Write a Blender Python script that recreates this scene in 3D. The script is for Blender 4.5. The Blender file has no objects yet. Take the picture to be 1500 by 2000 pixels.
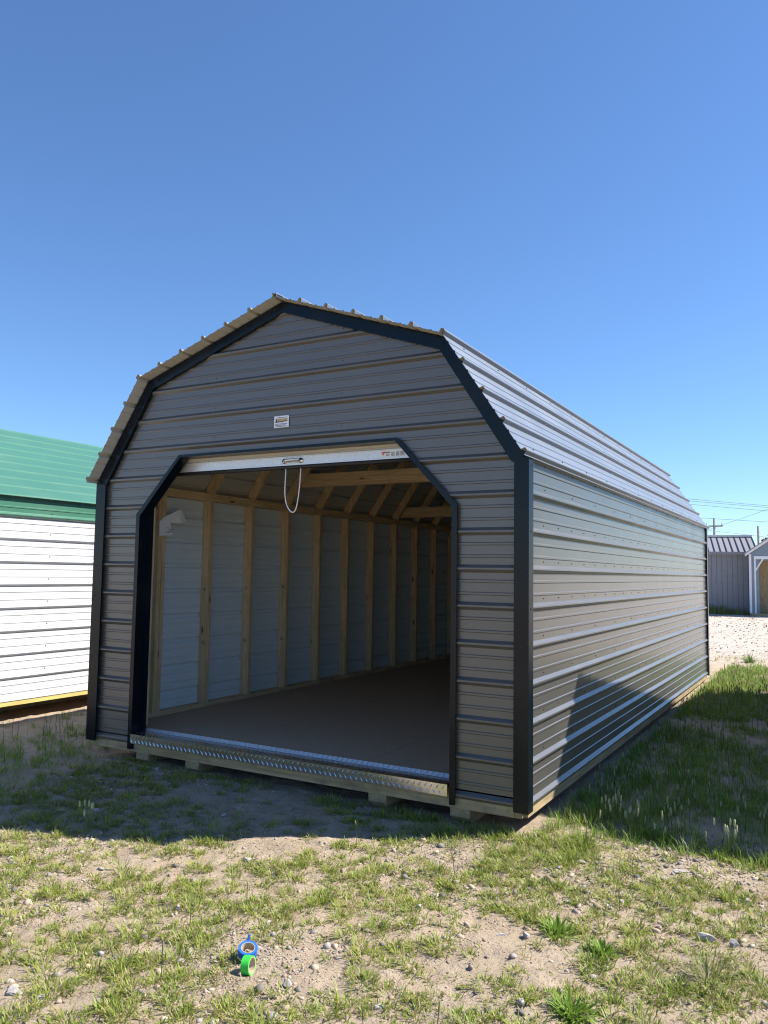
import bpy, math, random
import numpy as np
from mathutils import Matrix, Vector

random.seed(7)
rng = np.random.default_rng(11)
scene = bpy.context.scene
C = scene.collection

# ------------------------------------------------------------------ camera
CAM = (5.2749, -4.5187, 1.3813)
YAW, PIT, ROLL, FPX = -0.5168, 0.0765, 0.0157, 1544.8
fw = Vector((math.sin(YAW)*math.cos(PIT), math.cos(YAW)*math.cos(PIT), math.sin(PIT)))
r0 = Vector((math.cos(YAW), -math.sin(YAW), 0)); u0 = r0.cross(fw)
r1 = r0*math.cos(ROLL)+u0*math.sin(ROLL); u1 = u0*math.cos(ROLL)-r0*math.sin(ROLL)
cam_data = bpy.data.cameras.new('camera'); cam = bpy.data.objects.new('camera', cam_data); C.objects.link(cam)
m = Matrix((r1, u1, -fw)).transposed().to_4x4(); m.translation = Vector(CAM); cam.matrix_world = m
cam_data.sensor_fit = 'VERTICAL'; cam_data.sensor_height = 36.0; cam_data.lens = FPX/2000*36
cam_data.clip_start = 0.05; cam_data.clip_end = 2000
scene.camera = cam
scene.render.engine = 'CYCLES'; scene.cycles.filter_width = 1.1

# ------------------------------------------------------------------ light
KX, KY = 0.755, 0.47                       # shadow shift per metre of height (towards -x, -y)
elev = math.atan(1/math.hypot(KX, KY)); azim = math.atan2(KX, KY)   # azimuth from +y towards +x
world = bpy.data.worlds.new('World'); scene.world = world; world.use_nodes = True
wn = world.node_tree.nodes; wl = world.node_tree.links
bg = wn['Background']
sky = wn.new('ShaderNodeTexSky'); sky.sky_type = 'NISHITA'; sky.sun_disc = False
sky.sun_elevation = elev; sky.sun_rotation = azim
sky.altitude = 0; sky.air_density = 1.0; sky.dust_density = 0.0; sky.ozone_density = 10.0
wl.new(sky.outputs[0], bg.inputs[0]); bg.inputs[1].default_value = 0.096
sun_d = bpy.data.lights.new('sun', 'SUN'); sun_d.energy = 5.0; sun_d.angle = math.radians(0.53); sun_d.color = (1.0, 0.95, 0.88)
sun = bpy.data.objects.new('sun', sun_d); C.objects.link(sun)
sun.rotation_euler = Vector((KX, KY, 1)).to_track_quat('Z', 'Y').to_euler()
scene.view_settings.view_transform = 'Standard'; scene.view_settings.look = 'None'
scene.view_settings.exposure = 0.97; scene.view_settings.gamma = 1.0; scene.view_settings.use_curve_mapping = False

# ------------------------------------------------------------------ materials
def new_mat(name):
    mt = bpy.data.materials.new(name); mt.use_nodes = True
    nt = mt.node_tree; b = nt.nodes['Principled BSDF']
    return mt, nt, b
def nd(nt, typ, **kw):
    n = nt.nodes.new(typ)
    for k, v in kw.items(): setattr(n, k, v)
    return n
def coords(nt, scale=(1, 1, 1), jitter=False, rot=(0, 0, 0)):
    tc = nd(nt, 'ShaderNodeTexCoord'); mp = nd(nt, 'ShaderNodeMapping')
    mp.inputs['Scale'].default_value = scale; mp.inputs['Rotation'].default_value = rot
    nt.links.new(tc.outputs['Object'], mp.inputs[0])
    if jitter:
        oi = nd(nt, 'ShaderNodeObjectInfo'); mu = nd(nt, 'ShaderNodeMath', operation='MULTIPLY'); mu.inputs[1].default_value = 37.0
        cb = nd(nt, 'ShaderNodeCombineXYZ')
        nt.links.new(oi.outputs['Random'], mu.inputs[0])
        for i in range(3): nt.links.new(mu.outputs[0], cb.inputs[i])
        nt.links.new(cb.outputs[0], mp.inputs['Location'])
    return mp.outputs[0]
def noise(nt, vec, scale, detail=4, rough=0.55):
    n = nd(nt, 'ShaderNodeTexNoise'); n.inputs['Scale'].default_value = scale
    n.inputs['Detail'].default_value = detail; n.inputs['Roughness'].default_value = rough
    nt.links.new(vec, n.inputs['Vector']); return n
def ramp(nt, fac, stops):
    r = nd(nt, 'ShaderNodeValToRGB'); e = r.color_ramp.elements
    while len(e) < len(stops): e.new(0.5)
    for i, (p, c) in enumerate(stops):
        e[i].position = p; e[i].color = (c[0], c[1], c[2], 1) if not isinstance(c, (int, float)) else (c, c, c, 1)
    nt.links.new(fac, r.inputs[0]); return r.outputs[0]
def mixc(nt, fac, a, b, blend='MIX'):
    mx = nd(nt, 'ShaderNodeMix', data_type='RGBA', blend_type=blend)
    for i, v in ((0, fac), (6, a), (7, b)):
        if isinstance(v, (int, float)): mx.inputs[i].default_value = v
        elif isinstance(v, tuple): mx.inputs[i].default_value = (*v[:3], 1)
        else: nt.links.new(v, mx.inputs[i])
    return mx.outputs[2]
def bump(nt, b, h, strength, dist=0.01, prev=None):
    bp = nd(nt, 'ShaderNodeBump'); bp.inputs['Strength'].default_value = strength; bp.inputs['Distance'].default_value = dist
    nt.links.new(h, bp.inputs['Height'])
    if prev is not None: nt.links.new(prev, bp.inputs['Normal'])
    nt.links.new(bp.outputs[0], b.inputs['Normal']); return bp.outputs[0]

def steel(name, col, rough=0.36, metallic=0.0, spec=0.5, can=0.35, dust=(0.42, 0.36, 0.28), dust_amt=0.06, stretch=(1, 0.35, 1.4), coat=0.0, coat_rough=0.15):
    mt, nt, b = new_mat(name)
    v = coords(nt, stretch)
    n1 = noise(nt, v, 1.3, 0); n2 = noise(nt, coords(nt), 2.2, 3, 0.5)
    f = ramp(nt, n2.outputs[0], [(0.5, 0.0), (0.85, dust_amt)])
    c = mixc(nt, f, col, dust)
    c = mixc(nt, ramp(nt, n1.outputs[0], [(0.3, 0.0), (0.7, 0.22)]), c, tuple(x*0.82 for x in col))
    nt.links.new(c, b.inputs['Base Color'])
    nt.links.new(ramp(nt, n2.outputs[0], [(0.3, rough-0.03), (0.75, rough+0.05)]), b.inputs['Roughness'])
    b.inputs['Metallic'].default_value = metallic; b.inputs['Specular IOR Level'].default_value = spec
    b.inputs['Coat Weight'].default_value = coat; b.inputs['Coat Roughness'].default_value = coat_rough
    p = bump(nt, b, n1.outputs[0], can*0.5, 0.03)
    
    return mt
def wood(name, axis, dark=(0.44, 0.31, 0.16), light=(0.68, 0.52, 0.31), stain=0.35, knots=True):
    mt, nt, b = new_mat(name)
    s = [14, 14, 14]; s[axis] = 0.8
    v = coords(nt, tuple(s), True)
    g = noise(nt, v, 3.2, 5, 0.6)
    col = ramp(nt, g.outputs[0], [(0.3, dark), (0.5, tuple((a+c)/2 for a, c in zip(dark, light))), (0.68, light)])
    s2 = [9, 9, 9]; s2[axis] = 2.6
    vo = nd(nt, 'ShaderNodeTexVoronoi'); vo.inputs['Scale'].default_value = 1.0
    nt.links.new(coords(nt, tuple(s2), True), vo.inputs['Vector'])
    if knots:
        kf = ramp(nt, vo.outputs['Distance'], [(0.05, 1.0), (0.14, 0.0)])
        col = mixc(nt, kf, col, (0.10, 0.045, 0.02))
    st = noise(nt, coords(nt, (1, 1, 1), True), 7, 6, 0.7)
    col = mixc(nt, ramp(nt, st.outputs[0], [(0.5, 0.0), (0.75, stain)]), col, (0.16, 0.12, 0.08))
    nt.links.new(col, b.inputs['Base Color']); b.inputs['Roughness'].default_value = 0.75
    bump(nt, b, g.outputs[0], 0.25, 0.003)
    return mt
def plain(name, col, rough=0.5, metallic=0.0, var=0.15, scale=30, bmp=0.1):
    mt, nt, b = new_mat(name)
    n = noise(nt, coords(nt, (1, 1, 1), True), scale, 4)
    c = mixc(nt, ramp(nt, n.outputs[0], [(0.3, 0.0), (0.7, 1.0)]), tuple(x*(1-var) for x in col), tuple(min(1, x*(1+var)) for x in col))
    nt.links.new(c, b.inputs['Base Color']); b.inputs['Roughness'].default_value = rough; b.inputs['Metallic'].default_value = metallic
    if bmp: bump(nt, b, n.outputs[0], bmp, 0.002)
    return mt

M = {}
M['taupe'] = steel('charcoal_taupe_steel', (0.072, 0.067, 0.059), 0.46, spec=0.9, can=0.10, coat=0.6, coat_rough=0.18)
M['taupe_front'] = M['taupe']
M['backer'] = steel('pale_backer_steel', (0.62, 0.70, 0.74), 0.38, can=0.1, dust_amt=0.05)
M['roof'] = steel('galvanised_roof_steel', (0.17, 0.20, 0.245), 0.40, 0.40, spec=0.9, can=0.12, dust_amt=0.06, stretch=(1.3, 0.3, 1.3))
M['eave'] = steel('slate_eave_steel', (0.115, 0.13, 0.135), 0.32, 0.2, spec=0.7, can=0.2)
M['roof_back'] = steel('cream_roof_backer', (0.47, 0.455, 0.40), 0.5, can=0.05, dust_amt=0.1)
M['trim'] = steel('black_trim_steel', (0.003, 0.007, 0.012), 0.22, spec=0.25, can=0.12, dust_amt=0.03)
M['white'] = steel('white_steel', (0.60, 0.61, 0.62), 0.40, can=0.12, dust_amt=0.08)
M['green'] = steel('green_steel', (0.065, 0.19, 0.125), 0.27, spec=0.8, can=0.15, dust_amt=0.05)
M['galv'] = plain('galvanised_bar', (0.66, 0.67, 0.68), 0.42, 0.6, 0.10, 60, 0.05)
M['chrome'] = plain('zinc_handle', (0.75, 0.76, 0.78), 0.2, 1.0, 0.05)
M['door'] = steel('cream_door_curtain', (0.52, 0.50, 0.44), 0.4, can=0.05)
M['rubber'] = plain('black_rubber', (0.012, 0.012, 0.013), 0.55)
M['plate'] = plain('aluminium_tread_plate', (0.66, 0.67, 0.69), 0.19, 1.0, 0.12, 25, 0.05)
M['woodX'] = wood('pine_along_x', 0); M['woodY'] = wood('pine_along_y', 1); M['woodZ'] = wood('pine_along_z', 2)
M['oldX'] = wood('weathered_pine_x', 0, (0.28, 0.20, 0.10), (0.52, 0.40, 0.23), 0.85, False)
M['oldY'] = wood('weathered_pine_y', 1, (0.24, 0.17, 0.085), (0.44, 0.33, 0.19), 0.6, False)
M['yellowY'] = wood('treated_yellow_pine', 1, (0.52, 0.38, 0.11), (0.70, 0.55, 0.19), 0.15, False)
M['floor'] = plain('brown_floor_board', (0.46, 0.315, 0.20), 0.72, 0, 0.12, 60, 0.15)
M['paper'] = plain('white_paper', (0.80, 0.81, 0.86), 0.8, 0, 0.04, 20)
M['ink'] = plain('ink', (0.05, 0.06, 0.10), 0.8, 0, 0.05)
M['gold'] = plain('gold_print', (0.46, 0.33, 0.08), 0.6, 0, 0.2)
M['red'] = plain('red_print', (0.55, 0.05, 0.03), 0.6)
M['greenprint'] = plain('green_print', (0.05, 0.25, 0.12), 0.6)
M['label'] = plain('label_white', (0.75, 0.77, 0.80), 0.5, 0, 0.03)
M['rope'] = plain('white_rope', (0.80, 0.80, 0.78), 0.8, 0, 0.08, 300, 0.4)
M['screw'] = plain('screw_head', (0.05, 0.05, 0.05), 0.35, 0.4)
M['blue_tape'] = plain('blue_tape', (0.012, 0.12, 0.50), 0.5, 0, 0.10, 80)
M['green_tape'] = plain('neon_green_tape', (0.05, 0.60, 0.06), 0.5, 0, 0.10, 80)
M['card'] = plain('cardboard_core', (0.50, 0.39, 0.26), 0.85, 0, 0.1, 60)
M['grey_paint'] = plain('grey_painted_board', (0.235, 0.235, 0.25), 0.65, 0, 0.08, 6, 0.05)
M['blue_paint'] = plain('blue_grey_painted_board', (0.20, 0.255, 0.30), 0.65, 0, 0.08, 6, 0.05)
M['white_paint'] = plain('white_trim_paint', (0.75, 0.75, 0.76), 0.5, 0, 0.04)
M['far_roof'] = steel('dark_roof_steel', (0.27, 0.26, 0.27), 0.4, can=0.1)
M['far_seam'] = plain('dark_seam', (0.03, 0.03, 0.035), 0.5)
M['pole'] = plain('hazed_pole', (0.24, 0.22, 0.21), 0.85, 0, 0.2, 12)  # wood colour greyed and lightened to stand in for distance haze
M['wire'] = plain('wire', (0.12, 0.12, 0.13), 0.6)
M['beige'] = steel('beige_steel', (0.40, 0.37, 0.32), 0.45, can=0.1)

def ground_material():
    mt, nt, b = new_mat('sandy_ground')
    v = coords(nt)
    big = noise(nt, v, 0.9, 5, 0.6); mid = noise(nt, v, 7, 6, 0.65); fine = noise(nt, v, 70, 5, 0.7); grit = noise(nt, v, 260, 3, 0.7)
    c = ramp(nt, mid.outputs[0], [(0.30, (0.36, 0.272, 0.185)), (0.52, (0.50, 0.39, 0.275)), (0.72, (0.60, 0.48, 0.35))])
    c = mixc(nt, ramp(nt, big.outputs[0], [(0.38, 0.0), (0.66, 0.55)]), c, (0.45, 0.37, 0.285))
    c = mixc(nt, ramp(nt, fine.outputs[0], [(0.30, 0.6), (0.46, 0.0)]), c, (0.20, 0.15, 0.10))
    c = mixc(nt, ramp(nt, grit.outputs[0], [(0.56, 0.0), (0.74, 0.6)]), c, (0.62, 0.53, 0.43))
    # organic, darker soil where things grow
    org = noise(nt, v, 2.3, 6, 0.7)
    c = mixc(nt, ramp(nt, org.outputs[0], [(0.55, 0.0), (0.72, 0.45)]), c, (0.31, 0.245, 0.165))
    # crushed pale stone of the lane behind the barn
    tc = nd(nt, 'ShaderNodeTexCoord'); sp = nd(nt, 'ShaderNodeSeparateXYZ'); nt.links.new(tc.outputs['Object'], sp.inputs[0])
    mr = nd(nt, 'ShaderNodeMapRange'); mr.inputs[1].default_value = 9.0; mr.inputs[2].default_value = 13.0
    nt.links.new(sp.outputs[1], mr.inputs[0])
    vo = nd(nt, 'ShaderNodeTexVoronoi'); vo.inputs['Scale'].default_value = 16; nt.links.new(v, vo.inputs['Vector'])
    lane = mixc(nt, ramp(nt, vo.outputs['Color'], [(0.2, 0.0), (0.9, 1.0)]), (0.40, 0.34, 0.29), (0.66, 0.59, 0.51))
    ln2 = noise(nt, v, 1.4, 6, 0.7)
    lane = mixc(nt, ramp(nt, ln2.outputs[0], [(0.42, 0.0), (0.65, 0.6)]), lane, (0.50, 0.41, 0.33))
    c = mixc(nt, mr.outputs[0], c, lane)
    nt.links.new(c, b.inputs['Base Color']); b.inputs['Roughness'].default_value = 0.95; b.inputs['Specular IOR Level'].default_value = 0.15
    p = bump(nt, b, fine.outputs[0], 1.0, 0.02)
    p = bump(nt, b, grit.outputs[0], 0.7, 0.004, p)
    bump(nt, b, vo.outputs['Distance'], 0.25, 0.02, p)
    return mt
M['ground'] = ground_material()

def attr_mat(name, rough=0.6, trans=0.0, spec=0.3):
    mt, nt, b = new_mat(name)
    a = nd(nt, 'ShaderNodeAttribute'); a.attribute_name = 'Col'
    nt.links.new(a.outputs['Color'], b.inputs['Base Color']); b.inputs['Roughness'].default_value = rough
    b.inputs['Specular IOR Level'].default_value = spec
    if trans:
        t = nd(nt, 'ShaderNodeBsdfTranslucent'); nt.links.new(a.outputs['Color'], t.inputs[0])
        mx = nd(nt, 'ShaderNodeMixShader'); mx.inputs[0].default_value = trans
        out = nt.nodes['Material Output']
        nt.links.new(b.outputs[0], mx.inputs[1]); nt.links.new(t.outputs[0], mx.inputs[2]); nt.links.new(mx.outputs[0], out.inputs[0])
    return mt
M['grass'] = attr_mat('grass_blades', 0.45, 0.38)
M['stone'] = attr_mat('stone_chips', 0.9, 0, 0.2)
def rock_mat():
    mt, nt, b = new_mat('rock')
    v = coords(nt, (1, 1, 1), True)
    n = noise(nt, v, 22, 6, 0.7); n2 = noise(nt, v, 130, 4, 0.7)
    oi = nd(nt, 'ShaderNodeObjectInfo')
    c = ramp(nt, n.outputs[0], [(0.3, (0.28, 0.245, 0.225)), (0.55, (0.46, 0.41, 0.375)), (0.75, (0.62, 0.57, 0.52))])
    c = mixc(nt, ramp(nt, oi.outputs['Random'], [(0.3, 0.0), (1.0, 0.4)]), c, (0.22, 0.215, 0.23))
    nt.links.new(c, b.inputs['Base Color']); b.inputs['Roughness'].default_value = 0.92
    p = bump(nt, b, n.outputs[0], 0.8, 0.012); bump(nt, b, n2.outputs[0], 0.5, 0.003, p)
    return mt
M['rock'] = rock_mat()

# ------------------------------------------------------------------ mesh helpers
def link(name, me, parent=None):
    o = bpy.data.objects.new(name, me); C.objects.link(o)
    if parent is not None: o.parent = parent
    return o
def mesh_obj(name, verts, faces, mats, parent=None, mi=None, smooth=False):
    me = bpy.data.meshes.new(name); me.from_pydata([tuple(v) for v in verts], [], faces)
    for mm in (mats if isinstance(mats, (list, tuple)) else [mats]): me.materials.append(mm)
    if mi is not None: me.polygons.foreach_set('material_index', mi)
    if smooth: me.polygons.foreach_set('use_smooth', [True]*len(me.polygons))
    me.update(); return link(name, me, parent)
def thing(name, label, cat, loc=(0, 0, 0), rotz=0, group=None):
    o = bpy.data.objects.new(name, None); C.objects.link(o); o.empty_display_size = 0.2
    o.location = loc; o.rotation_euler = (0, 0, rotz); o['label'] = label; o['category'] = cat
    if group: o['group'] = group
    return o
def tag(o, label=None, cat=None, group=None, kind=None):
    for k, v in (('label', label), ('category', cat), ('group', group), ('kind', kind)):
        if v: o[k] = v
    return o
class MB:
    def __init__(s): s.v = []; s.f = []; s.mi = []
    def add(s, v, f, mi=0):
        n = len(s.v); s.v += [tuple(p) for p in v]; s.f += [tuple(i+n for i in q) for q in f]; s.mi += [mi]*len(f); return s
    def box(s, a, b, mi=0):
        x0, y0, z0 = a; x1, y1, z1 = b
        return s.add([(x0,y0,z0),(x1,y0,z0),(x1,y1,z0),(x0,y1,z0),(x0,y0,z1),(x1,y0,z1),(x1,y1,z1),(x0,y1,z1)],
                     [(0,3,2,1),(4,5,6,7),(0,1,5,4),(1,2,6,5),(2,3,7,6),(3,0,4,7)], mi)
    def prism(s, poly, y0, y1, mi=0):           # polygon in xz, extruded along y
        n = len(poly)
        v = [(p[0], y0, p[1]) for p in poly]+[(p[0], y1, p[1]) for p in poly]
        f = [tuple(range(n)), tuple(range(2*n-1, n-1, -1))]+[((i+1) % n, i, i+n, (i+1) % n+n) for i in range(n)]
        return s.add(v, f, mi)
    def tube(s, pts, r, k=8, mi=0, cap=True):
        pts = [Vector(p) for p in pts]; n = len(pts); rs = r if isinstance(r, (list, tuple)) else [r]*n
        ref = Vector((0.31, 0.17, 0.93)); v = []; f = []
        for i, p in enumerate(pts):
            t = (pts[min(i+1, n-1)]-pts[max(i-1, 0)]).normalized()
            a = t.cross(ref); a = a.normalized() if a.length > 1e-4 else Vector((1, 0, 0)); bb = t.cross(a)
            v += [p+(a*math.cos(2*math.pi*j/k)+bb*math.sin(2*math.pi*j/k))*rs[i] for j in range(k)]
        for i in range(n-1):
            for j in range(k): f.append((i*k+j, i*k+(j+1) % k, (i+1)*k+(j+1) % k, (i+1)*k+j))
        if cap: f += [tuple(range(k-1, -1, -1)), tuple(range((n-1)*k, n*k))]
        return s.add(v, f, mi)
    def build(s, name, mats, parent=None, smooth=False):
        return mesh_obj(name, s.v, s.f, mats, parent, s.mi, smooth)
def box(name, a, b, mat, parent=None): return MB().box(a, b).build(name, mat, parent)

P = 0.2286                                   # rib pitch of the steel sheets (9 inches)
def profile(s0, s1, phase=0.0, pitch=P, hM=0.021, hm=0.0046, wb_=0.0235, wt_=0.0085):
    """(s, h) samples of a ribbed sheet between s0 and s1; major rib at phase + k*pitch."""
    k0 = int(math.floor((s0-phase)/pitch))-1; k1 = int(math.ceil((s1-phase)/pitch))+1
    pts = []
    for k in range(k0, k1+1):
        c = phase+k*pitch
        pts += [(c-wb_-0.002, 0), (c-wb_, hM*0.06), (c-wt_, hM*0.86), (c-wt_+0.004, hM), (c+wt_-0.004, hM), (c+wt_, hM*0.86), (c+wb_, hM*0.06), (c+wb_+0.002, 0)]
        for q in (1/3, 2/3):
            e = c+q*pitch
            pts += [(e-0.0105, 0), (e-0.0055, hm), (e+0.0055, hm), (e+0.0105, 0)]
    def h_at(s):
        for (a, ha), (b_, hb) in zip(pts, pts[1:]):
            if a <= s <= b_: return ha+(hb-ha)*(s-a)/max(1e-9, b_-a)
        return 0
    out = [(s0, h_at(s0))]+[p for p in pts if s0+1e-5 < p[0] < s1-1e-5]+[(s1, h_at(s1))]
    return out
def sheet(name, prof, spans, mp, mats, parent, thick=0.003):
    """prof: (s,h) list. spans(s)->[(u0,u1),...]. mp(s,u,h)->xyz. Outer face mats[0], inner mats[1]."""
    mb = MB()
    nsp = [spans(s) for s, h in prof]
    for i in range(len(prof)-1):
        s0, h0 = prof[i]; s1, h1 = prof[i+1]
        sm = (s0+s1)/2
        A = spans(s0+1e-4*(s1-s0)); B = spans(s1-1e-4*(s1-s0))
        if len(A) != len(B): continue
        for (a0, a1), (b0, b1) in zip(A, B):
            o = [mp(s0, a0, h0), mp(s0, a1, h0), mp(s1, b1, h1), mp(s1, b0, h1)]
            n = [mp(s0, a0, h0-thick), mp(s0, a1, h0-thick), mp(s1, b1, h1-thick), mp(s1, b0, h1-thick)]
            mb.add(o+n, [(0, 1, 2, 3)], 0); k = len(mb.v)-8
            mb.f += [(k+7, k+6, k+5, k+4), (k+0, k+3, k+7, k+4), (k+1, k+5, k+6, k+2)]; mb.mi += [1, 0, 0]
    return mb.build(name, mats, parent)

# ------------------------------------------------------------------ ground
def hashn(ix, iy, seed):
    h = (ix.astype(np.int64)*374761393+iy.astype(np.int64)*668265263+seed*2147483647) & 0x7fffffff
    h = ((h ^ (h >> 13))*1274126177) & 0x7fffffff
    h = (h ^ (h >> 16)) & 0xffff
    return h/65535.0
def vnoise(x, y, seed=0):
    ix = np.floor(x); iy = np.floor(y); fx = x-ix; fy = y-iy
    fx = fx*fx*(3-2*fx); fy = fy*fy*(3-2*fy)
    a = hashn(ix, iy, seed); b = hashn(ix+1, iy, seed); c = hashn(ix, iy+1, seed); d = hashn(ix+1, iy+1, seed)
    return (a*(1-fx)+b*fx)*(1-fy)+(c*(1-fx)+d*fx)*fy
def fbm(x, y, seed=0, octv=4, g=0.5):
    t = 0; a = 1; n = 0
    for o in range(octv):
        t = t+a*vnoise(x*2**o+17.3*o, y*2**o-9.1*o, seed+o); n += a; a *= g
    return t/n
def gz(x, y):
    x = np.asarray(x, float); y = np.asarray(y, float)
    z = np.interp(y, [-6, -2, 0, 4, 7.6, 12, 40], [-0.15, -0.135, -0.135, -0.115, -0.07, -0.09, -0.10])
    z = z+0.035*np.exp(-(((x-0.2)/1.0)**2+((y+0.7)/1.1)**2))                 # ground rises at the barn's left corner
    near = np.clip(1.2-np.hypot(x-3, y)/60, 0, 1)
    z = z+near*(0.045*(fbm(x*0.55, y*0.55, 3)-0.5)+0.040*(fbm(x*2.3, y*2.3, 9)-0.5)+0.032*(fbm(x*8, y*8, 21, 4, .6)-0.5)+0.010*(fbm(x*26, y*26, 31, 2)-0.5))
    inside = (x > 0.0) & (x < 3.72) & (y > 0.0) & (y < 7.7)
    return np.where(inside, np.minimum(z, -0.06), z)
def lines(spec): 
    out = []
    for a, b, st in spec: out += list(np.arange(a, b-1e-6, st))
    return out
def geo(a, b, n): return list(np.geomspace(a, b, n))
xs = [-v for v in reversed(geo(4.2, 900, 22))]+lines([(-4, -1.6, 0.12), (-1.6, 0.6, 0.06), (0.6, 5.6, 0.022), (5.6, 9, 0.12)])+[9+v for v in geo(0.15, 900, 30)]
ys = [-v for v in reversed(geo(5.2, 900, 20))]+lines([(-5, -3.2, 0.1), (-3.2, 0.8, 0.022), (0.8, 3, 0.05), (3, 10, 0.1)])+[10+v for v in geo(0.15, 900, 40)]
X, Y = np.meshgrid(np.array(xs), np.array(ys)); Z = gz(X, Y)
nx, ny = len(xs), len(ys)
def np_mesh(name, V, loops, totals, mats, parent=None, col=None, smooth=False):
    me = bpy.data.meshes.new(name); V = np.asarray(V, np.float32)
    me.vertices.add(len(V)); me.vertices.foreach_set('co', V.ravel())
    me.loops.add(len(loops)); me.loops.foreach_set('vertex_index', np.asarray(loops, np.int32))
    totals = np.asarray(totals, np.int32); starts = np.concatenate([[0], np.cumsum(totals)[:-1]]).astype(np.int32)
    me.polygons.add(len(totals)); me.polygons.foreach_set('loop_start', starts); me.polygons.foreach_set('loop_total', totals)
    if smooth: me.polygons.foreach_set('use_smooth', np.ones(len(totals), bool))
    me.update(calc_edges=True)
    if col is not None:
        a = me.color_attributes.new('Col', 'FLOAT_COLOR', 'POINT')
        c4 = np.ones((len(V), 4), np.float32); c4[:, :3] = col; a.data.foreach_set('color', c4.ravel())
    me.materials.append(mats); return link(name, me, parent)
idx = np.arange(nx*ny).reshape(ny, nx)
q = np.stack([idx[:-1, :-1], idx[:-1, 1:], idx[1:, 1:], idx[1:, :-1]], -1).reshape(-1)
ground = np_mesh('ground', np.stack([X, Y, Z], -1).reshape(-1, 3), q, np.full(len(q)//4, 4), M['ground'], smooth=True)
tag(ground, kind='structure', label='sandy yard with thin grass and stones')

# ------------------------------------------------------------------ the open barn
W, H, XK, ZK, ZP, L, OV = 3.705, 2.10, 0.532, 2.884, 3.331, 7.60, 0.133
barn = thing('barn', 'charcoal gambrel barn with black trim and open roll-up door, showing wooden studs inside', 'barn')
def outline(x_in):
    """roof-line: left x at height z, inset by x_in"""
    def xl(z):
        if z <= H: return 0.0+x_in
        if z <= ZK: return (z-H)/(ZK-H)*XK+x_in
        return XK+(z-ZK)/(ZP-ZK)*(W/2-XK)+x_in
    return xl
xl = outline(0.012)
OL, OR, OKZ, OT, OTL, OTR = 0.475, 3.215, 1.805, 2.248, 0.905, 2.790     # door opening in the siding
def front_spans(z):
    a = min(xl(z), W/2-0.001); b = W-a
    if z < OKZ: return [(a, OL), (OR, b)]
    if z < OT:
        t = (z-OKZ)/(OT-OKZ); return [(a, OL+t*(OTL-OL)), (OR+t*(OTR-OR), b)]
    return [(a, b)]
Z0 = 0.0435
def split(prof, cuts):
    out = []
    for a, b in zip(cuts, cuts[1:]):
        seg = [p for p in prof if a-1e-9 <= p[0] <= b+1e-9]; out.append(seg)
    return out
def with_cuts(prof, cs):
    for c in cs:
        if any(abs(p[0]-c) < 1e-6 for p in prof): continue
        for i in range(len(prof)-1):
            if prof[i][0] < c < prof[i+1][0]:
                (a, ha), (b, hb) = prof[i], prof[i+1]; prof.insert(i+1, (c, ha+(hb-ha)*(c-a)/(b-a))); break
    return prof
# siding sheets are four ribs tall each
zcuts = [0.022, Z0+4*P-0.03, Z0+8*P-0.03, Z0+12*P-0.03, 3.30]
pf = with_cuts(profile(0.022, 3.30, Z0), [OKZ, OT, H, ZK]+zcuts)
for q_, seg in enumerate(split(pf, zcuts)):
    for side_ in ((0, 1) if q_ < 2 else (None,)):
        sheet('siding_panel', seg, front_spans if side_ is None else (lambda z, k_=side_: front_spans(z)[k_:k_+1]), lambda s, u, h: (u, -h, s), [M['taupe'], M['backer']], barn)
pb = with_cuts(profile(0.022, 3.30, Z0), [H, ZK]+zcuts)
for seg in split(pb, zcuts):
    sheet('siding_panel', seg, lambda z: [(min(xl(z), W/2-.001), W-min(xl(z), W/2-.001))], lambda s, u, h: (W-u, L+h, s), [M['taupe'], M['backer']], barn)
ps = profile(0.022, Z0+8*P-0.012, Z0)
for a, b in ((0.022, Z0+4*P-0.03), (Z0+4*P-0.03, Z0+8*P-0.012)):
    seg = with_cuts(list(ps), [a, b]); seg = [p for p in seg if a-1e-9 <= p[0] <= b+1e-9]
    sheet('siding_panel', seg, lambda z: [(0.0, L)], lambda s, u, h: (W-0.019+h, u, s), [M['taupe'], M['backer']], barn)
    sheet('siding_panel', seg, lambda z: [(0.0, L)], lambda s, u, h: (0.019-h, L-u, s), [M['taupe'], M['backer']], barn)
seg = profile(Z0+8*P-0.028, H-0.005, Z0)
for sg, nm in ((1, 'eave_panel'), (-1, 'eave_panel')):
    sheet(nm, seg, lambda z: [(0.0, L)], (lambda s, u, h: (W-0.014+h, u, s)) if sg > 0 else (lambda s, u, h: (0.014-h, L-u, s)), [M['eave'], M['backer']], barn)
# roof: four ribbed slopes with real overhang front and back
def slope(p0, p1, n_rib, right, ext0, ext1):
    a = Vector((p0[0], 0, p0[1])); d = Vector((p1[0], 0, p1[1]))-a; ln = d.length; d.normalize()
    nrm = Vector((-d.z, 0, d.x)); nrm = nrm if nrm.z > 0 else -nrm
    pitch = ln/n_rib
    prof = profile(-ext0, ln+ext1, 0.0, pitch, 0.027, 0.0046, 0.0180, 0.0125)
    def mp(s, u, h):
        p = a+d*s+nrm*(h+0.004); return (p.x, u, p.z)
    fl = (lambda s: [(-OV, L+OV)]) if right else (lambda s: [(L+OV, -OV)])
    return sheet('roof_panel', prof, fl, mp, [M['roof'], M['roof_back']], roof)
roof = box('roof', (W/2-0.02, 0.02, ZP-0.06), (W/2+0.02, L-0.02, ZP-0.022), M['woodY'], barn)       # ridge board carries the sheets
slope((W, H), (W-XK, ZK), 4, True, 0.028, 0.0)
slope((W-XK, ZK), (W/2, ZP), 6, True, 0.022, 0.0)
slope((0, H), (XK, ZK), 4, False, 0.028, 0.0)
slope((XK, ZK), (W/2, ZP), 6, False, 0.022, 0.0)
mb = MB()
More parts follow.
